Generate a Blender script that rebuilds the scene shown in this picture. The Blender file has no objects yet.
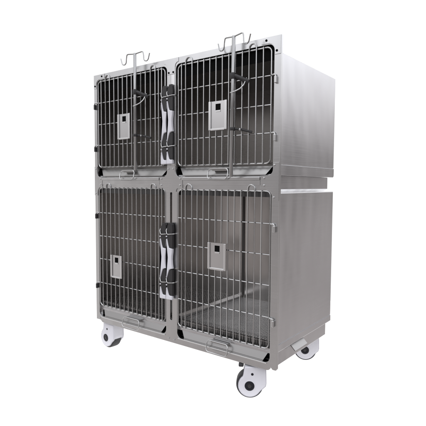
import bpy, bmesh, math, random
from mathutils import Vector, Matrix, Euler

random.seed(7)
SC = bpy.context.scene
COL = SC.collection
G = 0.172                      # height of the cage frame above the ground
W, D, H = 1.22, 0.60, 1.43     # cage width, depth and height of the front frame
PI = math.pi

# --------------------------------------------------------------------------
# materials
# --------------------------------------------------------------------------
def new_mat(name):
    m = bpy.data.materials.new(name)
    m.use_nodes = True
    nt = m.node_tree
    b = nt.nodes['Principled BSDF']
    return m, nt, b

def steel(name, base, rough, grain=(1.0, 1.0, 160.0), var=0.10, bump=0.02, tint=(1, 1, 1), wave=0.0, smear=0.07):
    """brushed stainless steel: fine stretched grain, soft smears"""
    m, nt, b = new_mat(name)
    N, L = nt.nodes, nt.links
    tc = N.new('ShaderNodeTexCoord')
    mp = N.new('ShaderNodeMapping'); mp.inputs['Scale'].default_value = grain
    L.new(tc.outputs['Object'], mp.inputs['Vector'])
    n1 = N.new('ShaderNodeTexNoise'); n1.inputs['Scale'].default_value = 3.0
    n1.inputs['Detail'].default_value = 5.0
    L.new(mp.outputs['Vector'], n1.inputs['Vector'])
    n2 = N.new('ShaderNodeTexNoise'); n2.inputs['Scale'].default_value = 5.5
    n2.inputs['Detail'].default_value = 3.0
    L.new(tc.outputs['Object'], n2.inputs['Vector'])
    ad = N.new('ShaderNodeMath'); ad.operation = 'ADD'
    L.new(n1.outputs['Fac'], ad.inputs[0]); L.new(n2.outputs['Fac'], ad.inputs[1])
    rr = N.new('ShaderNodeMapRange')
    rr.inputs['From Min'].default_value = 0.6; rr.inputs['From Max'].default_value = 1.4
    rr.inputs['To Min'].default_value = rough - var * .6; rr.inputs['To Max'].default_value = rough + var * .6
    L.new(ad.outputs[0], rr.inputs['Value']); L.new(rr.outputs['Result'], b.inputs['Roughness'])
    cr = N.new('ShaderNodeMixRGB')
    cr.inputs['Color1'].default_value = (base * (1 - smear) * tint[0], base * (1 - smear) * tint[1], base * (1 - smear) * tint[2], 1)
    cr.inputs['Color2'].default_value = (base * (1 + smear) * tint[0], base * (1 + smear) * tint[1], base * (1 + smear) * tint[2], 1)
    av = N.new('ShaderNodeMath'); av.operation = 'MULTIPLY'; av.inputs[1].default_value = .5
    L.new(ad.outputs[0], av.inputs[0])
    L.new(av.outputs[0], cr.inputs['Fac']); L.new(cr.outputs['Color'], b.inputs['Base Color'])
    b.inputs['Metallic'].default_value = 1.0
    bp = N.new('ShaderNodeBump'); bp.inputs['Strength'].default_value = bump
    bp.inputs['Distance'].default_value = 0.002
    if bump:
        L.new(n1.outputs['Fac'], bp.inputs['Height']); L.new(bp.outputs['Normal'], b.inputs['Normal'])
    if wave:      # slight oil-canning of the sheet
        m2 = N.new('ShaderNodeMapping'); m2.inputs['Scale'].default_value = (3.2, 3.2, 1.1)
        L.new(tc.outputs['Object'], m2.inputs['Vector'])
        n3 = N.new('ShaderNodeTexNoise'); n3.inputs['Scale'].default_value = 1.6; n3.inputs['Detail'].default_value = 2.0
        L.new(m2.outputs['Vector'], n3.inputs['Vector'])
        b2 = N.new('ShaderNodeBump'); b2.inputs['Strength'].default_value = 1.0; b2.inputs['Distance'].default_value = wave
        L.new(n3.outputs['Fac'], b2.inputs['Height']); L.new(b2.outputs['Normal'], bp.inputs['Normal'] if bump else b.inputs['Normal'])
    return m

def plastic(name, col, rough, var=0.06, spec=0.5):
    m, nt, b = new_mat(name)
    N, L = nt.nodes, nt.links
    tc = N.new('ShaderNodeTexCoord')
    n = N.new('ShaderNodeTexNoise'); n.inputs['Scale'].default_value = 40.0
    L.new(tc.outputs['Object'], n.inputs['Vector'])
    rr = N.new('ShaderNodeMapRange')
    rr.inputs['To Min'].default_value = rough - var; rr.inputs['To Max'].default_value = rough + var
    L.new(n.outputs['Fac'], rr.inputs['Value']); L.new(rr.outputs['Result'], b.inputs['Roughness'])
    cr = N.new('ShaderNodeMixRGB')
    cr.inputs['Color1'].default_value = (*[c * .95 for c in col], 1)
    cr.inputs['Color2'].default_value = (*[min(1, c * 1.04) for c in col], 1)
    L.new(n.outputs['Fac'], cr.inputs['Fac']); L.new(cr.outputs['Color'], b.inputs['Base Color'])
    b.inputs['Specular IOR Level'].default_value = spec
    return m

M = {}
M['panel'] = steel('brushed_steel_panel', .52, .25, grain=(1.5, 1.5, 110), var=.05, bump=.0, wave=.0055, smear=.10, tint=(.985, .985, 1.0))
M['frame'] = steel('brushed_steel_frame', .49, .26, wave=.004, grain=(1.5, 1.5, 110), var=.04, bump=.0)
M['trim'] = steel('bright_steel_trim', .62, .26, grain=(1, 40, 40), var=.03, bump=.0, smear=.03)
M['tray'] = steel('tray_steel', .30, .34, grain=(2, 60, 60), var=.04, bump=.0, tint=(1, .985, .97))
M['inner'] = steel('inner_steel_dull', .46, .28, grain=(1, 1, 90), var=.02, bump=.0, tint=(1, .97, .94), wave=.004, smear=.03)
M['inner_low'] = steel('inner_steel', .50, .22, grain=(1, 1, 90), var=.02, bump=.0, tint=(1, .965, .935), wave=.006, smear=.03)
M['strip'] = steel('shade_and_floor_steel', .08, .34, grain=(1, 1, 90), var=.05, bump=.0)  # darkened to put shade on header strip and ceilings; also floor parts
M['rim'] = steel('rim_highlight_steel', .93, .22, grain=(1, 1, 90), var=.04, bump=.0, smear=.03)  # highlight put into a brighter base colour
M['channel'] = plastic('channel_grey', (.075, .070, .066), .5)
M['wire'] = steel('steel_wire', .44, .24, grain=(30, 30, 30), var=.06, bump=.0)
M['tube'] = steel('polished_tube', .31, .20, grain=(40, 40, 2), var=.06, bump=.0)
M['card'] = steel('card_holder_steel', .52, .24, grain=(60, 1, 2), var=.04, bump=.0, smear=.05)
M['white'] = plastic('white_plastic', (.57, .57, .61), .42)
M['black'] = plastic('black_plastic', (.020, .019, .020), .45, spec=.35)
M['rubber'] = plastic('grey_rubber_tyre', (.035, .035, .037), .6, spec=.3)
M['hub'] = plastic('black_axle_cap', (.008, .008, .012), .4, spec=.2)
M['dark'] = plastic('shade_and_screw_black', (.005, .005, .005), .8, spec=.03)  # black stands for shade in recesses; also colours the dark screws

# --------------------------------------------------------------------------
# mesh builder
# --------------------------------------------------------------------------
class MB:
    def __init__(self):
        self.bm = bmesh.new()
    def box(self, a, b, bevel=0.0, mat=None, segs=2):
        t = bmesh.new()
        bmesh.ops.create_cube(t, size=1)
        for v in t.verts:
            v.co = Vector(((a[i] + b[i]) / 2 + v.co[i] * abs(b[i] - a[i]) for i in range(3)))
        if bevel:
            bmesh.ops.bevel(t, geom=t.edges[:], offset=bevel, segments=segs, affect='EDGES', profile=.5)
        self._merge(t, mat)
        return self
    def _merge(self, t, mat=None, smooth=False):
        if mat is not None:
            t.transform(mat)
        if smooth:
            for f in t.faces: f.smooth = True
        me = bpy.data.meshes.new('tmp'); t.to_mesh(me); t.free()
        self.bm.from_mesh(me); bpy.data.meshes.remove(me)
    def prism(self, pts, d0, d1, axis='y', bevel=0.0, mat=None, segs=2, smooth=False):
        """polygon (2D pts) extruded from d0 to d1 along an axis. y: pts=(x,z); x: pts=(y,z); z: pts=(x,y)"""
        t = bmesh.new()
        def mk(p, d):
            return {'y': (p[0], d, p[1]), 'x': (d, p[0], p[1]), 'z': (p[0], p[1], d)}[axis]
        A = [t.verts.new(mk(p, d0)) for p in pts]; B = [t.verts.new(mk(p, d1)) for p in pts]
        n = len(pts)
        fa = t.faces.new(A); fb = t.faces.new(B[::-1])
        for i in range(n):
            t.faces.new((A[i], B[i], B[(i + 1) % n], A[(i + 1) % n]))
        bmesh.ops.recalc_face_normals(t, faces=t.faces[:])
        if bevel:
            es = [e for e in t.edges if any(f in (fa, fb) for f in e.link_faces)]
            bmesh.ops.bevel(t, geom=es, offset=bevel, segments=segs, affect='EDGES', profile=.5)
        bmesh.ops.triangulate(t, faces=[f for f in t.faces if len(f.verts) > 4])
        self._merge(t, mat, smooth)
        return self
    def tube(self, pts, r, n=8, closed=False, mat=None, caps=True):
        t = bmesh.new()
        P = [Vector(p) for p in pts]; m = len(P)
        rings = []; ref = None
        for i in range(m):
            if closed:
                d = (P[(i + 1) % m] - P[i - 1])
            else:
                d = P[min(i + 1, m - 1)] - P[max(i - 1, 0)]
            d.normalize()
            if ref is None:
                ref = d.orthogonal().normalized()
            ref = (ref - d * ref.dot(d)).normalized()
            bi = d.cross(ref)
            rad = r[i] if isinstance(r, (list, tuple)) else r
            # keep the tube width through bends
            rings.append([t.verts.new(P[i] + (ref * math.cos(2 * PI * k / n) + bi * math.sin(2 * PI * k / n)) * rad) for k in range(n)])
        for i in range(m if closed else m - 1):
            a, b = rings[i], rings[(i + 1) % m]
            off = 0
            if closed and i == m - 1:
                off = min(range(n), key=lambda o: (a[0].co - b[o].co).length)
            for k in range(n):
                f = t.faces.new((a[k], a[(k + 1) % n], b[(k + 1 + off) % n], b[(k + off) % n])); f.smooth = True
        if caps and not closed:
            t.faces.new(rings[0][::-1]); t.faces.new(rings[-1])
        bmesh.ops.recalc_face_normals(t, faces=t.faces[:])
        self._merge(t, mat)
        return self
    def lathe(self, prof, n=32, mat=None, axis='y', center=(0, 0, 0)):
        """profile [(r, d)] turned round an axis"""
        t = bmesh.new(); rings = []
        for r, d in prof:
            ring = []
            for k in range(n):
                c, s = math.cos(2 * PI * k / n) * r, math.sin(2 * PI * k / n) * r
                p = {'y': (c, d, s), 'x': (d, c, s), 'z': (c, s, d)}[axis]
                ring.append(t.verts.new(Vector(p) + Vector(center)))
            rings.append(ring)
        for a, b in zip(rings, rings[1:]):
            for k in range(n):
                f = t.faces.new((a[k], a[(k + 1) % n], b[(k + 1) % n], b[k])); f.smooth = True
        t.faces.new(rings[0]); t.faces.new(rings[-1][::-1])
        bmesh.ops.remove_doubles(t, verts=t.verts[:], dist=1e-6)
        bmesh.ops.recalc_face_normals(t, faces=t.faces[:])
        self._merge(t, mat)
        return self
    def build(self, name, mat, parent=None, origin=(0, 0, 0)):
        me = bpy.data.meshes.new(name)
        self.bm.transform(Matrix.Translation(-Vector(origin)))
        for e in self.bm.edges:
            if len(e.link_faces) == 2 and e.calc_face_angle(0) > math.radians(40): e.smooth = False
        self.bm.to_mesh(me); self.bm.free()
        me.materials.append(mat)
        o = bpy.data.objects.new(name, me); COL.objects.link(o)
        o['w'] = list(origin)
        if parent is not None:
            o.parent = parent
            pw = Vector(parent['w'])
            o.location = Vector(origin) - pw
        else:
            o.location = Vector(origin)
        return o

def link_mesh(name, me, mat, parent, origin):
    me.transform(Matrix.Translation(-Vector(origin)))
    me.materials.clear(); me.materials.append(mat)
    o = bpy.data.objects.new(name, me); COL.objects.link(o)
    o['w'] = list(origin); o.parent = parent
    o.location = Vector(origin) - Vector(parent['w'])
    return o

def empty(name, loc):
    o = bpy.data.objects.new(name, None); COL.objects.link(o)
    o.empty_display_size = .05
    o.location = loc; o['w'] = list(loc)
    return o

def arc(cx, cy, r, a0, a1, n=6):
    return [(cx + r * math.cos(math.radians(a0 + (a1 - a0) * i / n)), cy + r * math.sin(math.radians(a0 + (a1 - a0) * i / n))) for i in range(n + 1)]

def rrect(x0, z0, x1, z1, r, n=6):
    return (arc(x1 - r, z0 + r, r, -90, 0, n) + arc(x1 - r, z1 - r, r, 0, 90, n) +
            arc(x0 + r, z1 - r, r, 90, 180, n) + arc(x0 + r, z0 + r, r, 180, 270, n))

def holed_plate(outer, holes, y0, y1, bevel):
    """front plate with rounded cut-outs, via a filled 2D curve -> mesh in the xz plane"""
    cu = bpy.data.curves.new('tmp_plate', 'CURVE'); cu.dimensions = '2D'; cu.fill_mode = 'BOTH'
    for pts in [outer] + holes:
        s = cu.splines.new('POLY'); s.points.add(len(pts) - 1)
        for p, q in zip(s.points, pts): p.co = (q[0], q[1], 0, 1)
        s.use_cyclic_u = True
    cu.extrude = (y1 - y0) / 2 - bevel; cu.bevel_depth = bevel; cu.bevel_resolution = 2; cu.offset = -bevel
    o = bpy.data.objects.new('tmp_plate', cu); COL.objects.link(o)
    dg = bpy.context.evaluated_depsgraph_get()
    me = bpy.data.meshes.new_from_object(o.evaluated_get(dg))
    bpy.data.objects.remove(o); bpy.data.curves.remove(cu)
    me.transform(Matrix.Translation((0, (y0 + y1) / 2, 0)) @ Matrix.Rotation(PI / 2, 4, 'X'))
    for p in me.polygons: p.use_smooth = False
    return me

# --------------------------------------------------------------------------
# the cage: everything below is in cage coordinates, z = 0 at the foot of the
# corner posts, lifted by G through ROOT
# --------------------------------------------------------------------------
ROOT = empty('animal_cage', (0, 0, 0))
ROOT['label'] = 'two-tier stainless steel animal cage with four barred doors, standing on white castors'
ROOT['category'] = 'cage'
OR = (.61, .30, -G)            # base of the thing: floor under its middle
ROOT['w'] = list(OR)

UL, UR = (.0254, .842, .574, 1.398), (.634, .842, 1.187, 1.398)
LL, LR = (.030, .024, .566, .783), (.643, .022, 1.184, .780)

# ---- front frame -----------------------------------------------------------
outer = [(0, 0), (.034, 0)] + [(.042, -.004), (.052, -.0125)] + [(1.168, -.0125)] + [(1.178, -.0105), (1.186, -.004), (1.190, .006), (1.1935, .006), (1.195, -.001), (1.199, -.004), (1.214, -.004), (1.2185, -.001), (W, .004), (W, H), (0, H)]
slit = rrect(.5945, .105, .6085, .765, .004, 2)
fr = holed_plate(outer, [rrect(*UL, .026), rrect(*UR, .026), rrect(*LL, .026), rrect(*LR, .026), slit], 0.0, .014, .0012)
FR = link_mesh('front_frame', fr, M['frame'], ROOT, (.61, .007, .0))

# ---- bodies ----------------------------------------------------------------
# upper box
b = MB()
zt, zb = 1.360, .846
XS = W - .004
b.box((XS - .012, .0145, zb + .047), (XS, D, zt), .003)
b.box((.004, .0145, zb + .047), (.016, D, zt), .003)
b.box((.0165, .0145, zt - .010), (XS - .0125, D - .0125, zt - .001), .002)
b.box((.0165, D - .012, zb + .047), (XS - .0125, D - .001, zt - .002), .002)
UB = b.build('upper_cabinet', M['panel'], ROOT, (.61, .3, 1.1))
# rounded base pan of the upper box, a little proud of the panel
b = MB()
prof = [(.0145, zb + .0465), (D + .0, zb + .0465)] + arc(D - .012, zb + .012, .012, 0, -90, 5) + [(.0145, zb)]
b.prism(prof, XS - .014, XS + .0015, axis='x', bevel=.0015)
b.prism(prof, .0025, .018, axis='x', bevel=.0015)
b.box((.0185, .0145, zb + .001), (XS - .0145, D - .004, zb + .006), .001)
b.box((.0185, D - .012, zb + .0065), (XS - .0145, D - .002, zb + .046), .001)
b.build('base_pan', M['panel'], UB, (.61, .3, zb))
# black sheet behind the tall front flange, standing for the shade there
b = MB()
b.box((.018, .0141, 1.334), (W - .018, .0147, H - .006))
b.build('header_shade', M['dark'], ROOT, (.61, .03, 1.39))

# lower box
zc, zd = .7715, .074
b = MB()
b.box((XS - .012, .0145, zd + .032), (XS, D, zc), .0025)
b.box((.004, .0145, zd + .032), (.016, D, zc), .0025)
b.box((.0165, .0145, zc - .010), (XS - .0125, D - .0125, zc - .0015), .002)
b.box((.0165, D - .012, zd + .032), (XS - .0125, D - .001, zc - .002), .002)
LB = b.build('lower_cabinet', M['panel'], ROOT, (.61, .3, .42))
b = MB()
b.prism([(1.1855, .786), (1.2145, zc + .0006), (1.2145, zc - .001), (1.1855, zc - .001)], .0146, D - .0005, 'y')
b.build('top_rim', M['rim'], LB, (1.2, .3, .78))  # rim edge, its white highlight carried by the steel colour
b = MB()
b.box((XS - .014, .0145, zd), (XS + .0012, D + .001, zd + .0315), .0018)
b.box((.0028, .0145, zd), (.018, D + .001, zd + .0315), .0018)
b.box((.0185, .0145, zd), (XS - .0145, D - .002, zd + .008), .001)
b.build('bottom_fold', M['panel'], LB, (.61, .3, zd))

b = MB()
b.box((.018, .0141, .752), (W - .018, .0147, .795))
b.build('header_shade_strip', M['strip'], ROOT, (.61, .014, .77))  # dark strip standing for shade under the opening top
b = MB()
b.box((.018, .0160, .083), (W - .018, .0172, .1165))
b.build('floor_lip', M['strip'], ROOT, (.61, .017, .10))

# recessed band between the two boxes
b = MB()
b.box((.035, .0145, zc - .0005), (1.185, .595, zb - .0003), .001)
b.build('spacer_band', M['panel'], ROOT, (.61, .3, .81))

# plinth under the lower box
b = MB()
b.box((1.178, .0145, -.006), (1.192, .594, zd - .0003), .002)
b.box((.028, .0145, -.006), (.042, .594, zd - .0003), .002)
b.box((.0425, .582, -.006), (1.1775, .594, zd - .0003), .002)
b.box((.0425, .0145, zd - .014), (1.1775, .5815, zd - .001), .001)
PL = b.build('plinth', M['panel'], ROOT, (.61, .3, .03))
# bent steel plate on the side of the plinth
b = MB()
pts = [(1.1925, .058), (1.197, .058), (1.2215, .0335), (1.2215, .0310), (1.2175, .0310), (1.1925, .0545)]
b.prism(pts, .176, .306, axis='y', bevel=.0006)
o = b.build('step_plate', M['tray'], PL, (1.2, .24, .04)); o['label'] = 'pale angled steel plate above the rear castor'

# ---- linings (inside faces) -------------------------------------------------
def lining(name, z0, z1, xs, mat, yback=D - .014):
    b = MB(); c = MB()
    for (x0, x1) in xs:
        b.box((x0, .0155, z0), (x0 + .0015, yback, z1))                       # left wall
        b.box((x1 - .0015, .0155, z0), (x1, yback, z1))                       # right wall
        b.box((x0 + .0016, yback - .0015, z0), (x1 - .0016, yback, z1))       # back wall
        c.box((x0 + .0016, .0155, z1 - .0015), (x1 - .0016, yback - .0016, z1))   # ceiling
        b.box((x0 + .0016, .0155, z0), (x1 - .0016, yback - .0016, z0 + .0015))   # floor
    L_ = b.build(name, mat, ROOT, (.61, .3, (z0 + z1) / 2))
    c.build('ceiling_panel', M['strip'], L_, (.61, .3, z1))  # ceiling coloured dark so the back wall shows shade
    return L_
lining('upper_lining', .897, 1.348, [(.017, .600), (.606, W - .0175)], M['inner'])
LNL = lining('lower_lining', .108, .760, [(.017, W - .0175)], M['inner_low'])

# divider rail on the lower floor and the channel up the back wall for the removable partition
b = MB()
b.box((.618, .018, .110), (.660, .582, .131), .002)
b.build('divider_rail', M['trim'], ROOT, (.64, .3, .12))
b = MB()
b.box((.652, .5808, .132), (.671, .5838, .757), .001)
b.build('divider_channel', M['channel'], ROOT, (.66, .58, .45))

# wire floor grids
def floor_grid(x0, x1, y0, y1, z, step, name, mat='wire'):
    b = MB()
    n = int((x1 - x0) / step)
    for i in range(n + 1):
        x = x0 + (x1 - x0) * i / n
        b.tube([(x, .0150, z - .026), (x, .0152, z - .003), (x, .0185, z), (x, y1, z)], .0013, 4)
    m = int((y1 - y0) / step)
    for i in range(m + 1):
        y = y0 + (y1 - y0) * i / m
        b.tube([(x0, y, z + .002), (x1, y, z + .002)], .0013, 4)
    return b.build(name, M[mat], ROOT, ((x0 + x1) / 2, (y0 + y1) / 2, z))
floor_grid(.668, 1.196, .03, .575, .117, .0125, 'floor_grid')
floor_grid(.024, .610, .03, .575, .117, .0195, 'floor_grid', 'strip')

# ---- overlay brackets, stiles and rails ------------------------------------
def screw(parent, x, z, y=-.0026, r=.0052, mat='wire'):
    b = MB()
    b.lathe([(r, y), (r, y - .0012), (r * .8, y - .0028), (r * .3, y - .0034), (0.0005, y - .0035)], 14, center=(x, 0, z))
    return b.build('screw', M[mat], parent, (x, y, z))


YB = -.0027
# top centre bracket
pts = [(.556, 1.4285), (.556, 1.4085)] + [(.566, 1.4065), (.5755, 1.398), (.5785, 1.385), (.5785, 1.352), (.6295, 1.352), (.6295, 1.385), (.6325, 1.398), (.642, 1.4065), (.652, 1.4085), (.652, 1.4285)]
b = MB(); b.prism(pts, YB, -.0002, 'y', .0006); tb = b.build('top_bracket', M['frame'], FR, (.604, 0, 1.39))
screw(tb, .5885, 1.361, mat='dark'); screw(tb, .6185, 1.361, mat='dark')
# top corner brackets
b = MB(); b.prism([(1.125, 1.4285), (1.125, 1.402), (1.166, 1.402)] + arc(1.1625, 1.3735, .0275, 85, 0, 5) + [(1.190, 1.352), (1.2185, 1.352), (1.2185, 1.4285)], YB, -.0002, 'y', .0006)
tb = b.build('corner_bracket', M['frame'], FR, (1.19, 0, 1.40)); screw(tb, 1.1487, 1.4158, mat='dark'); screw(tb, 1.1998, 1.3665, mat='dark')
b = MB(); b.prism([(.095, 1.4285), (.095, 1.402), (.054, 1.402)] + arc(.0495, 1.3735, .0275, 95, 180, 5) + [(.022, 1.352), (.0015, 1.352), (.0015, 1.4285)], YB, -.0002, 'y', .0006)
tb = b.build('corner_bracket', M['frame'], FR, (.03, 0, 1.40)); screw(tb, .072, 1.4158, mat='dark'); screw(tb, .0125, 1.3665, mat='dark')
# centre cross bracket
r = .030
pts = ([(.577, .899), (.577, .872)] + arc(.577 - r, .872, r, 0, -90, 6) + [(.524, .842), (.524, .787), (.545, .787)] +
       [(.562, .785), (.568, .778), (.570, .768), (.6375, .768), (.6395, .778), (.6455, .785), (.662, .787)] + [(.680, .787), (.680, .842)] + arc(.631 + r, .872, r, 270, 180, 6) + [(.631, .899)])
b = MB(); b.prism(pts, YB - .001, -.0002, 'y', .0007); cb = b.build('cross_bracket', M['frame'], FR, (.604, 0, .83))
for x, z in [(.5872, .884), (.6185, .884), (.5378, .834), (.6655, .834), (.5378, .802), (.6655, .802)]: screw(cb, x, z, YB - .001)
# side T brackets
r = .026
pts = [(.0015, .905), (.0225, .905), (.0235, .872)] + arc(.0235 + r, .872, r, 180, 270, 5) + [(.068, .844), (.068, .789)] + [(.056, .789), (.040, .783), (.030, .770), (.027, .755), (.027, .738), (.0015, .738)]
b = MB(); b.prism(pts, YB - .001, -.0002, 'y', .0007); lb = b.build('side_bracket', M['frame'], FR, (.02, 0, .82))
for x, z in [(.0535, .834), (.0535, .802), (.0125, .893), (.0125, .752)]: screw(lb, x, z, YB - .001)
pts = [(1.2185, .902), (1.1905, .902), (1.1895, .872)] + arc(1.1895 - r, .872, r, 0, -90, 5) + [(1.128, .844), (1.128, .789)] + [(1.156, .787), (1.172, .781), (1.183, .770), (1.187, .755), (1.1875, .738), (1.2185, .738)]
b = MB(); b.prism(pts, YB - .001, -.0002, 'y', .0007); rb = b.build('side_bracket', M['frame'], FR, (1.2, 0, .82))
for x, z in [(1.1468, .835), (1.1470, .803), (1.1955, .752), (1.1965, .890)]: screw(rb, x, z, YB - .001)
screw(FR, .5855, .0085, -.0004); screw(FR, .6230, .0080, -.0004); screw(FR, .034, .012, -.0004)
# middle rails between the tiers, butted between the brackets
for x0, x1 in ((.0700, .5220), (.6820, 1.1260)):
    b = MB()
    b.box((x0, -.0075, .8265), (x1, -.0002, .8405), .0022)
    b.box((x0, -.0030, .8035), (x1, -.0002, .8260), .001)
    b.build('middle_rail', M['frame'], FR, ((x0 + x1) / 2, 0, .82))
# stiles between the upper doors
b = MB(); b.box((.5795, -.0024, .9005), (.6025, -.0002, 1.3505), .0008); b.build('centre_stile', M['frame'], FR, (.59, 0, 1.12))
b = MB(); b.box((.6040, -.0030, .9005), (.6285, -.0002, 1.3505), .0008); b.build('centre_stile', M['trim'], FR, (.616, 0, 1.12))
# bottom lip along the lower rail
for x0, x1 in ((.045, .560), (.650, 1.170)):
    b = MB(); b.box((x0, -.0042, .0175), (x1, -.0002, .0225), .0012); b.build('bottom_lip', M['trim'], FR, ((x0 + x1) / 2, 0, .02))

# ---- waste trays ------------------------------------------------------------
def tray(op, ztop, zbot, hx, hz, yt):
    x0, x1 = op[0], op[2]
    b = MB()
    # sloping front, ends cut back towards the bottom
    t = bmesh.new()
    yb = .0055
    A = [(x0 + .006, yt, ztop), (x1 - .008, yt, ztop), (x1 - .036, yb, zbot + .006), (x0 + .042, yb, zbot + .006)]
    B = [(p[0], p[1] + .002, p[2] + .0005) for p in A]
    va = [t.verts.new(p) for p in A]; vb = [t.verts.new(p) for p in B]
    t.faces.new(va); t.faces.new(vb[::-1])
    for i in range(4): t.faces.new((va[i], vb[i], vb[(i + 1) % 4], va[(i + 1) % 4]))
    bmesh.ops.recalc_face_normals(t, faces=t.faces[:])
    b._merge(t)
    b.box((x0 + .042, yb - .004, zbot), (x1 - .036, yb + .006, zbot + .0058), .0018)   # rolled lip
    b.box((x0 + .006, yt + .003, zbot + .004), (x1 - .008, .055, zbot + .007))          # pan
    b.box((x0 + .006, yt - .001, ztop + .0003), (x1 - .008, yt + .012, ztop + .003), .001)
    T = b.build('waste_tray', M['tray'], ROOT, ((x0 + x1) / 2, .3, zbot))
    # slot behind it, its shade put in as black walls
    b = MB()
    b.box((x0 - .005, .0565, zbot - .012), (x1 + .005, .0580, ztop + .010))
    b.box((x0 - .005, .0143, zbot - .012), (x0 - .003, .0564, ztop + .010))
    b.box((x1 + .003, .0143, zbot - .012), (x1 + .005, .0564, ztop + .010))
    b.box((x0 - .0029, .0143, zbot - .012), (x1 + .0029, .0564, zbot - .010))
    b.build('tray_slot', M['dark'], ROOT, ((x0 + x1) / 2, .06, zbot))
    # wire pull handle, hinged on a clip
    w = hx[1] - hx[0]
    R = rrect(hx[0], hz[0], hx[1], hz[1], .016, 5)
    zc_ = hz[1]
    pts = [(x, -.010 - (zc_ - z) * .22, z) for x, z in R]
    b = MB(); b.tube(pts, .0028, 8, closed=True)
    hd = b.build('pull_handle', M['wire'], T, ((hx[0] + hx[1]) / 2, -.012, hz[1]))
    b = MB(); b.box((hx[0] + .018, -.0065, hz[1] - .010), (hx[1] - .008, .026, hz[1] + .001), .002)
    b.build('handle_clip', M['tray'], T, ((hx[0] + hx[1]) / 2, 0, hz[1]))
    return T
tray(UL, .893, .846, (.236, .346), (.830, .879), .026)
tray(UR, .893, .846, (.848, .962), (.831, .879), .026)
tray(LL, .082, .0235, (.249, .378), (.008, .062), .0245)
tray(LR, .080, .0215, (.845, .968), (.005, .058), .0245)

# ---- barred doors -------------------------------------------------------------
LEFT_W = [.067, .103, .139, .1755, .2115, .247, .282, .317, .352, .388, .424, .460, .494, .518, .540]
RIGHT_W = [.6745, .700, .740, .776, .812, .848, .884, .920, .956, .992, 1.028, 1.064, 1.100, 1.136]
def door(side, x0, x1, z0, z1, wires, rows, loops, hooks):
    b = MB()
    R = rrect(x0, z0, x1, z1, .022, 6)
    b.tube([(x, .004, z) for x, z in R], .0038, 8, closed=True)
    loop_ids = set(i for p in loops for i in p)
    for i, x in enumerate(wires):
        if i in loop_ids: continue
        e0, e1, e2 = (random.uniform(-.0009, .0009) for _ in range(3))
        b.tube([(x + e0, -.0030, z0 - .003), (x + e2, -.0030 + e1 * .5, (z0 + z1) / 2), (x + e1, -.0030, z1 + .003)], .0027, 8)
    for i, j in loops:   # two wires bent into one loop over the top of the door
        xa, xb = wires[i], wires[j]; rr = (xb - xa) / 2
        a = arc((xa + xb) / 2, z1 + .009, rr, 180, 0, 8)
        b.tube([(xa, -.0030, z0 - .003)] + [(x, -.0032, z) for x, z in a] + [(xb, -.0030, z0 - .003)], .0027, 8)
    for z in rows:
        b.tube([(x0, .0026, z), (x1, .0026, z)], .0027, 8)
    d = b.build('door', M['wire'], ROOT, (x0 if side < 0 else x1, 0, (z0 + z1) / 2))
    for z in hooks:      # hinge hooks reaching over the frame edge
        hx = (x0 if side < 0 else x1)
        e = -.020 if side < 0 else .026
        b = MB()
        b.tube([(hx, .0000, z), (hx + e * .5, -.0075, z), (hx + e * .88, -.0085, z), (hx + e, -.0085, z - .006), (hx + e, -.0085, z - .032)], .0034, 8)
        h = b.build('hinge_hook', M['wire'], d, (hx, -.005, z))
        b = MB()
        b.box((hx + e - .005, -.0125, z - .036), (hx + e + .005, -.0005, z - .008), .002)
        b.build('hinge_socket', M['black'] if side < 0 else M['frame'], d, (hx + e, -.005, z - .02))
    return d
UROWS = [1.2686, 1.146, 1.027]; LROWS = [.638, .502, .3675, .2255]
DUL = door(-1, .034, .558, .902, 1.390, LEFT_W, UROWS, [(1, 2), (11, 12)], (UROWS[0], UROWS[2]))
DUR = door(1, .647, 1.172, .898, 1.389, RIGHT_W, UROWS, [(1, 2), (11, 12)], (UROWS[0], UROWS[2]))
DLL = door(-1, .036, .558, .090, .783, LEFT_W, LROWS, [(1, 2), (11, 12)], (LROWS[0], LROWS[3]))
DLR = door(1, .647, 1.176, .084, .779, RIGHT_W, LROWS, [(1, 2), (11, 12)], (LROWS[0], LROWS[3]))

# ---- card holders hung on the doors ---------------------------------------------
def card(d, x0, x1, z0, z1):
    b = MB()
    hs = .0145; hc = x0 + (x1 - x0) * .50; hz = z1 - .027
    # back plate with a square window, made of strips
    hx0, hx1, hz0, hz1 = hc - hs, hc + hs, hz - hs, hz + hs
    y0, y1 = -.0095, -.0075
    b.box((x0, y0, z0), (x1, y1, hz0)); b.box((x0, y0, hz1), (x1, y1, z1))
    b.box((x0, y0, hz0), (hx0, y1, hz1)); b.box((hx1, y0, hz0), (x1, y1, hz1))
    ho = b.build('card_holder', M['card'], d, ((x0 + x1) / 2, -.008, (z0 + z1) / 2))
    b = MB()   # folded rails: two sides and the bottom, small lip under the window
    b.box((x0 - .003, -.0155, z0), (x0 + .009, -.0097, z1), .0015)
    b.box((x1 - .009, -.0155, z0), (x1 + .003, -.0097, z1), .0015)
    b.box((x0 + .0095, -.0155, z0 - .002), (x1 - .0095, -.0097, z0 + .007), .0015)
    b.box((hc - .012, -.0125, hz0 - .008), (hc + .014, -.0096, hz0 - .001), .001)
    b.build('holder_rail', M['trim'], ho, ((x0 + x1) / 2, -.012, (z0 + z1) / 2))
    b = MB(); b.box((hx0 - .002, -.0070, hz0 - .002), (hx1 + .002, -.0062, hz1 + .002)); b.build('hole_shade_sheet', M['dark'], ho, (hc, -.0065, hz))  # black sheet standing for the shade seen through the window
    return ho
card(DUL, .219, .311, 1.051, 1.187)
card(DUR, .853, .950, 1.057, 1.189)
card(DLL, .150, .238, .275, .402)
card(DLR, .851, .951, .406, .532)

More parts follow.
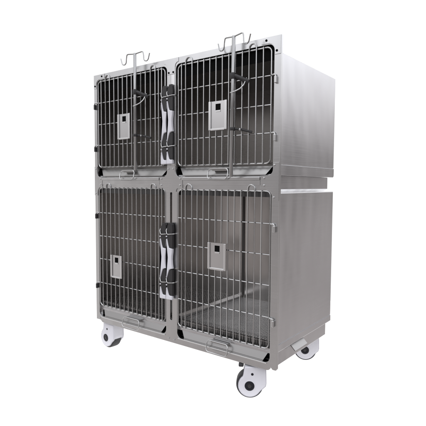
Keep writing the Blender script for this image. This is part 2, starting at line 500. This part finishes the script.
# ---- door latches -----------------------------------------------------------------
def latch(x, ztop, L, k=.86):
    s = L / .393
    def q(pts): return [(x + u * k, ztop + w * s) for u, w in pts]
    b = MB()
    b.prism(q([(.017, 0), (.036, 0), (.042, -.010), (.0455, -.034), (.0450, -.046), (.0405, -.055), (.0450, -.064), (.0455, -.128), (.020, -.128), (.012, -.110), (.006, -.080), (.002, -.064), (.006, -.054), (.001, -.044), (.003, -.028)]), -.020, -.003, 'y', .003)
    lt = b.build('latch', M['black'], ROOT, (x + .022, -.003, ztop - L / 2))
    b = MB()
    b.prism(q([(.0455, -.238), (.0450, -.292), (.0405, -.302), (.0450, -.312), (.0455, -.372), (.020, -.372), (.012, -.350), (.004, -.325), (.001, -.312), (.006, -.303), (.001, -.292), (.004, -.282), (.012, -.260), (.020, -.238)]), -.020, -.003, 'y', .003)
    b.build('clip', M['black'], lt, (x + .022, -.003, ztop - L * .78))
    b = MB()
    body = [(.0005, -.084), (.0055, -.080), (.0105, -.092), (.0165, -.114), (.0225, -.127), (.0450, -.131), (.0440, -.150), (.0405, -.170), (.0395, -.185), (.0415, -.210), (.0455, -.231), (.0300, -.235), (.0220, -.240), (.0150, -.254), (.0085, -.272), (.0045, -.281), (.0005, -.280), (-.0005, -.262), (.0010, -.240), (.0040, -.215), (.0095, -.195), (.0110, -.175), (.0085, -.155), (.0025, -.135), (-.0008, -.115), (-.0005, -.095)]
    b.prism(q(body), -.0245, -.008, 'y', .004, segs=3)
    b.build('grip', M['white'], lt, (x + .022, -.025, ztop - .18 * s))
    b = MB()
    b.prism(q([(.0005, -.334), (.0055, -.330), (.0105, -.344), (.0160, -.360), (.0215, -.369), (.0300, -.372), (.0440, -.371), (.0450, -.388), (.0430, -.392), (.0020, -.393), (-.0005, -.388), (-.0008, -.360)]), -.0245, -.008, 'y', .004, segs=3)
    b.build('foot', M['white'], lt, (x + .022, -.025, ztop - .37 * s))
    for w in (-.054, -.302):
        b = MB()
        b.tube([(x - .002, -.014, ztop + (w + .022) * s), (x + .001, -.021, ztop + (w + .014) * s), (x + .008 * k, -.0245, ztop + w * s), (x + .013 * k, -.0250, ztop + (w - .004) * s), (x + .024 * k, -.0250, ztop + (w - .003) * s), (x + .046 * k, -.022, ztop + (w - .001) * s), (x + .0545 * k, -.012, ztop + w * s)], .0024, 8)
        b.tube([(x + .0535 * k, -.016, ztop + w * s), (x + .0535 * k, .002, ztop + w * s)], .0028, 8)
        b.build('spring_wire', M['wire'], lt, (x + .02, -.04, ztop + w * s))
        b = MB(); b.lathe([(.0040, -.018), (.0040, -.0232), (.0028, -.0245), (.0005, -.0250)], 12, center=(x + .0035, 0, ztop + (w - .016) * s)); b.build('rivet', M['white'], lt, (x + .004, -.035, ztop + (w - .016) * s))
    return lt
latch(.5515, 1.297, .391); latch(.5910, 1.300, .393)
latch(.5425, .608, .392, .93); latch(.5865, .611, .394, .93)

# ---- pole clamps on the upper doors ------------------------------------------------
def clamp(d, px, py, z, zl):
    b = MB()
    b.tube([(px + .004, py + .002, z), (px + .012, py + .006, z - .004), (px + .052, -.012, z - .024), (px + .062, -.0075, z - .029)], [.0085, .0100, .0100, .0080], 12)
    b.lathe([(.0115, z - .016), (.0125, z - .014), (.0125, z + .009), (.0115, z + .011)], 18, axis='z', center=(px, py, 0))
    c = b.build('pole_clamp', M['black'], d, (px, py, z))
    b = MB()
    zz = z - .028
    b.tube([(px + .050, -.006, zz + .016), (px + .052, -.016, zz + .004), (px + .050, -.030, zz - .018), (px + .040, -.042, zz - .034), (px + .022, -.052, zz - .044), (px + .004, py - .012, zz - .046), (px - .010, py - .004, zz - .046)], .0030, 8)
    b.build('clamp_wire', M['wire'], c, (px + .03, -.03, zz))
    b = MB()
    b.tube([(px + .004, py + .004, zl), (px + .034, -.022, zl - .003), (px + .080, -.005, zl - .016)], .0055, 10)
    b.lathe([(.0115, zl - .008), (.0125, zl - .006), (.0125, zl + .004), (.0115, zl + .006)], 16, axis='z', center=(px, py, 0))
    c2 = b.build('pole_clamp', M['black'], d, (px, py, zl))
    b = MB(); b.lathe([(.005, -.028), (.005, -.034), (.003, -.0352)], 12, center=(px + .034, 0, zl - .004)); b.build('clamp_screw', M['wire'], c2, (px + .034, -.03, zl))
clamp(DUL, .385, -.040, 1.287, 1.062)
clamp(DUR, 1.003, -.040, 1.284, 1.052)

# ---- castors ------------------------------------------------------------------------
def castor(x, y, rot):
    ze = -G + .0625                     # wheel axle height
    Rm = Matrix.Translation((x, y, ze)) @ Matrix.Rotation(rot, 4, 'Z')
    b = MB()
    # twin-wheel hood: disc at the wheel, shoulder rising to the swivel
    pts = arc(0, 0, .0530, 128, 322, 18) + [(.0520, -.0200), (.064, -.009), (.0735, .000), (.0765, .014), (.0755, .060), (.073, .090), (-.024, .090), (-.028, .062), (-.030, .050)]
    for a, c in ((-.0385, -.0285), (.0285, .0385)):
        b.prism(pts, a, c, 'y', .0075, segs=4)
    b.prism([(.006, .060), (.040, .048), (.060, .010), (.0655, .001), (.0735, .004), (.0755, .018), (.0745, .060), (.0725, .089), (-.022, .089), (-.026, .062)], -.0335, .0335, 'y', .001)
    for sg in (-1, 1):
        b.lathe([(.0290, sg * .0370), (.0285, sg * .0392), (.0270, sg * .0398), (.0235, sg * .0396), (.0225, sg * .0380)], 36)
    b.bm.transform(Rm)
    c = b.build('castor', M['white'], ROOT, (x, y, ze + .09))
    b = MB()
    b.lathe([(.030, -.0275), (.0545, -.0270), (.0605, -.0262), (.0620, -.021), (.0625, -.006), (.0625, .006), (.0620, .021), (.0605, .0262), (.0545, .0270), (.030, .0275)], 48)
    b.bm.transform(Rm); b.build('wheel', M['rubber'], c, (x, y, ze))
    for sg in (-1, 1):
        b = MB()
        b.lathe([(.0222, sg * .0375), (.0222, sg * .0392), (.0205, sg * .0404), (.0125, sg * .0404), (.0115, sg * .0396), (.0005, sg * .0396)], 28)
        b.bm.transform(Rm); b.build('axle_cap', M['hub'], c, (x, y, ze))
    for sg in (-1, 1):
        b = MB()
        b.lathe([(.0088, sg * .0397), (.0088, sg * .0401), (.0074, sg * .0407), (.0005, sg * .0409)], 24)
        b.bm.transform(Rm); b.build('axle_bolt', M['black'], c, (x, y, ze))
        b = MB()
        b.lathe([(.0060, sg * .0380), (.0060, sg * .0392), (.0045, sg * .0398), (.0005, sg * .0398)], 16, center=(.012, 0, .055))
        b.bm.transform(Rm); b.build('bolt_head', M['hub'], c, (x, y, ze + .055))
    b = MB()
    b.lathe([(.017, .0905), (.017, .0990), (.013, .0995), (.013, .118)], 20, axis='z', center=(.026, .012, 0))
    b.box((-.012, -.026, .0935), (.064, .034, .0975), .0015)
    b.bm.transform(Rm); b.build('mounting_plate', M['trim'], c, (x, y, ze + .1))
    b = MB()
    b.box((-.052, -.020, .078), (-.0285, .014, .094), .005)
    b.bm.transform(Rm); b.build('brake_pedal', M['rubber'], c, (x, y, ze + .08))
    return c
castor(1.062, .034, math.radians(31))
castor(.062, .058, math.radians(-4))
castor(1.072, .600, math.radians(24))
castor(.075, .540, math.radians(12))

# lift the whole cage so the castors stand on z = 0
ROOT.location = (OR[0], OR[1], 0)

# --------------------------------------------------------------------------
# drip poles standing in the clamps of the upper doors
# --------------------------------------------------------------------------
def drip_pole(x, y, z0, z1, rot, lean, label):
    root = empty('drip_pole', (x, y, G + z0))
    root['label'] = label; root['category'] = 'hook pole'; root['group'] = 'hook poles on the upper cage doors'
    root['w'] = [0, 0, 0]
    L = z1 - z0
    b = MB()
    b.lathe([(.0070, 0), (.0085, .002), (.0085, L - .004), (.0070, L)], 20, axis='z')
    b.build('pole', M['tube'], root, (0, 0, 0))
    b = MB()
    def hook(s):
        a, dr, rj = .058, .034, .016
        pts = [(0, 0, L - .004), (s * (a - .010), 0, L + .001), (s * (a - .003), 0, L - .001), (s * a, 0, L - .008), (s * (a + .002), 0, L - dr * .6), (s * (a + .003), 0, L - dr)]
        for k in range(1, 8):
            t = PI * k / 8
            pts.append((s * (a + .003 + rj * (1 - math.cos(t))), 0, L - dr - rj * math.sin(t)))
        pts += [(s * (a + .003 + 2 * rj + .002), 0, L - dr + .004), (s * (a + .003 + 2 * rj + .007), 0, L - dr + .020)]
        return pts
    b.tube(hook(1), .0030, 8); b.tube(hook(-1), .0030, 8)
    b.bm.transform(Matrix.Rotation(rot, 4, 'Z'))
    b.build('double_hook', M['tube'], root, (0, 0, 0))
    root.rotation_euler = (0, lean, 0)
drip_pole(.385, -.040, .877, 1.4835, math.radians(4), 0, 'steel hook pole clamped to the upper barred door farther from the solid side wall')
drip_pole(.9975, -.040, .840, 1.4535, math.radians(-11), math.radians(.9), 'steel hook pole clamped to the upper barred door next to the solid side wall')

# --------------------------------------------------------------------------
# the ground: a white sheet made translucent, lit from below by an added lamp
# --------------------------------------------------------------------------
bm = bmesh.new()
X0, X1, Y0, Y1 = -1.2, 1.27, -.10, 1.9
vs = [bm.verts.new(p) for p in ((X0, Y0, 0), (X1, Y0, 0), (X1, Y1, 0), (X0, Y1, 0))]
bm.faces.new(vs)
me = bpy.data.meshes.new('ground'); bm.to_mesh(me); bm.free()
gm, nt, pb = new_mat('translucent_white_sheet')
N, Lk = nt.nodes, nt.links
df = N.new('ShaderNodeBsdfDiffuse'); tr = N.new('ShaderNodeBsdfTranslucent'); mx = N.new('ShaderNodeMixShader')
nz = N.new('ShaderNodeTexNoise'); nz.inputs['Scale'].default_value = 3.0
mc = N.new('ShaderNodeMixRGB'); mc.inputs['Color1'].default_value = (.88, .88, .88, 1); mc.inputs['Color2'].default_value = (.90, .90, .90, 1)
Lk.new(nz.outputs['Fac'], mc.inputs['Fac'])
for s in (df, tr): Lk.new(mc.outputs['Color'], s.inputs['Color'])
mx.inputs['Fac'].default_value = .85
Lk.new(df.outputs[0], mx.inputs[1]); Lk.new(tr.outputs[0], mx.inputs[2])
Lk.new(mx.outputs[0], N['Material Output'].inputs['Surface'])
me.materials.append(gm)
gr = bpy.data.objects.new('ground', me); COL.objects.link(gr)
gr['label'] = 'plain white floor under the steel cage'; gr['kind'] = 'structure'

def area(name, loc, target, sx, sy, power, col=(1, 1, 1)):
    l = bpy.data.lights.new(name, 'AREA'); l.shape = 'RECTANGLE'; l.size = sx; l.size_y = sy
    l.energy = power; l.color = col
    o = bpy.data.objects.new(name, l); COL.objects.link(o)
    o.location = loc
    o.rotation_euler = (Vector(target) - Vector(loc)).to_track_quat('-Z', 'Y').to_euler()
    return o
# lamp added below the sheet to clear the shadow under the cage
area('shadow_fill_lamp', ((X0 + X1) / 2, (Y0 + Y1) / 2, -.6), ((X0 + X1) / 2, (Y0 + Y1) / 2, 1), 2.9, 2.4, 2.9 * 2.4 * PI * 1.42)

# --------------------------------------------------------------------------
# studio surround: white backdrop side, darker room side, bright overhead
# --------------------------------------------------------------------------
wd = bpy.data.worlds.new('World'); SC.world = wd; wd.use_nodes = True
nt = wd.node_tree; N, Lk = nt.nodes, nt.links
bg = N['Background']
tc = N.new('ShaderNodeTexCoord')
sep = N.new('ShaderNodeSeparateXYZ'); Lk.new(tc.outputs['Generated'], sep.inputs[0])
def math_node(op, a, b=None, clamp=False):
    n = N.new('ShaderNodeMath'); n.operation = op; n.use_clamp = clamp
    for i, v in enumerate((a, b)):
        if v is None: continue
        if isinstance(v, (int, float)): n.inputs[i].default_value = v
        else: Lk.new(v, n.inputs[i])
    return n.outputs[0]
def smooth(v, a, b_, lo, hi):
    n = N.new('ShaderNodeMapRange'); n.interpolation_type = 'SMOOTHSTEP'
    n.inputs['From Min'].default_value = a; n.inputs['From Max'].default_value = b_
    n.inputs['To Min'].default_value = lo; n.inputs['To Max'].default_value = hi
    Lk.new(v, n.inputs['Value']); return n.outputs['Result']
az = math.radians(58)
dot = math_node('ADD', math_node('MULTIPLY', sep.outputs['X'], -math.sin(az)), math_node('MULTIPLY', sep.outputs['Y'], math.cos(az)))
hor = math_node('SQRT', math_node('ADD', math_node('MULTIPLY', sep.outputs['X'], sep.outputs['X']), math_node('ADD', math_node('MULTIPLY', sep.outputs['Y'], sep.outputs['Y']), .0004)))
back = smooth(math_node('DIVIDE', dot, hor), .20, .53, 0, 1)                      # 1 towards the white backdrop
up = smooth(sep.outputs['Z'], -.02, .33, 0, 1)
rp = N.new('ShaderNodeValToRGB'); rp.color_ramp.interpolation = 'EASE'     # light of the room by height
els = [(-.40, .54), (-.10, .50), (-.01, .40), (.025, .22), (.07, .31), (.13, .78), (.21, 1.38), (.32, 1.85), (1.0, 2.2)]
cr_ = rp.color_ramp.elements
while len(cr_) < len(els): cr_.new(.5)
for e, (z_, v_) in zip(cr_, els):
    e.position = z_ * .5 + .5; e.color = (v_, v_, v_, 1)
Lk.new(math_node('ADD', math_node('MULTIPLY', sep.outputs['Z'], .5), .5), rp.inputs['Fac'])
wn = N.new('ShaderNodeTexNoise'); wn.inputs['Scale'].default_value = 2.6; wn.inputs['Detail'].default_value = 2.0
wm = N.new('ShaderNodeMapping'); wm.inputs['Scale'].default_value = (1.6, 1.6, .8)
Lk.new(tc.outputs['Generated'], wm.inputs['Vector']); Lk.new(wm.outputs['Vector'], wn.inputs['Vector'])
room = math_node('MULTIPLY', rp.outputs['Color'], smooth(wn.outputs['Fac'], .34, .66, .62, 1.38))
white = 1.12
lum = math_node('ADD', math_node('MULTIPLY', back, white), math_node('MULTIPLY', math_node('SUBTRACT', 1.0, back), room))
mixc = N.new('ShaderNodeMixRGB'); Lk.new(up, mixc.inputs['Fac'])
mixc.inputs['Color1'].default_value = (1.0, .928, .92, 1); mixc.inputs['Color2'].default_value = (.945, .955, 1.0, 1)
mixb = N.new('ShaderNodeMixRGB'); Lk.new(back, mixb.inputs['Fac'])
Lk.new(mixc.outputs['Color'], mixb.inputs['Color1']); mixb.inputs['Color2'].default_value = (1, 1, 1, 1)
Lk.new(mixb.outputs['Color'], bg.inputs['Color'])
Lk.new(lum, bg.inputs['Strength'])
wd.cycles.sampling_method = 'MANUAL'; wd.cycles.sample_map_resolution = 512

# --------------------------------------------------------------------------
# camera
# --------------------------------------------------------------------------
cam = bpy.data.cameras.new('camera'); co = bpy.data.objects.new('camera', cam); COL.objects.link(co)
yaw, pitch, roll = .64547, -.06396, .005677
f = Vector((-math.sin(yaw) * math.cos(pitch), math.cos(yaw) * math.cos(pitch), math.sin(pitch)))
rt = Vector((math.cos(yaw), math.sin(yaw), 0)); u = rt.cross(f)
r2 = rt * math.cos(roll) + u * math.sin(roll); u2 = -rt * math.sin(roll) + u * math.cos(roll)
mw = Matrix((r2, u2, -f)).transposed().to_4x4(); mw.translation = Vector((2.1352, -1.682, .806 + G))
co.matrix_world = mw
cam.sensor_width = 36; cam.lens = 36 * 446.17 / 426; cam.clip_start = .02; cam.clip_end = 200
SC.camera = co

for o in bpy.data.objects:
    if 'w' in o: del o['w']

SC.render.engine = 'CYCLES'
SC.cycles.use_denoising = True
SC.cycles.max_bounces = 10; SC.cycles.glossy_bounces = 6; SC.cycles.diffuse_bounces = 4
SC.cycles.sample_clamp_indirect = 6
SC.view_settings.view_transform = 'Standard'; SC.view_settings.look = 'None'
SC.view_settings.exposure = 0; SC.view_settings.gamma = 1; SC.view_settings.use_curve_mapping = False
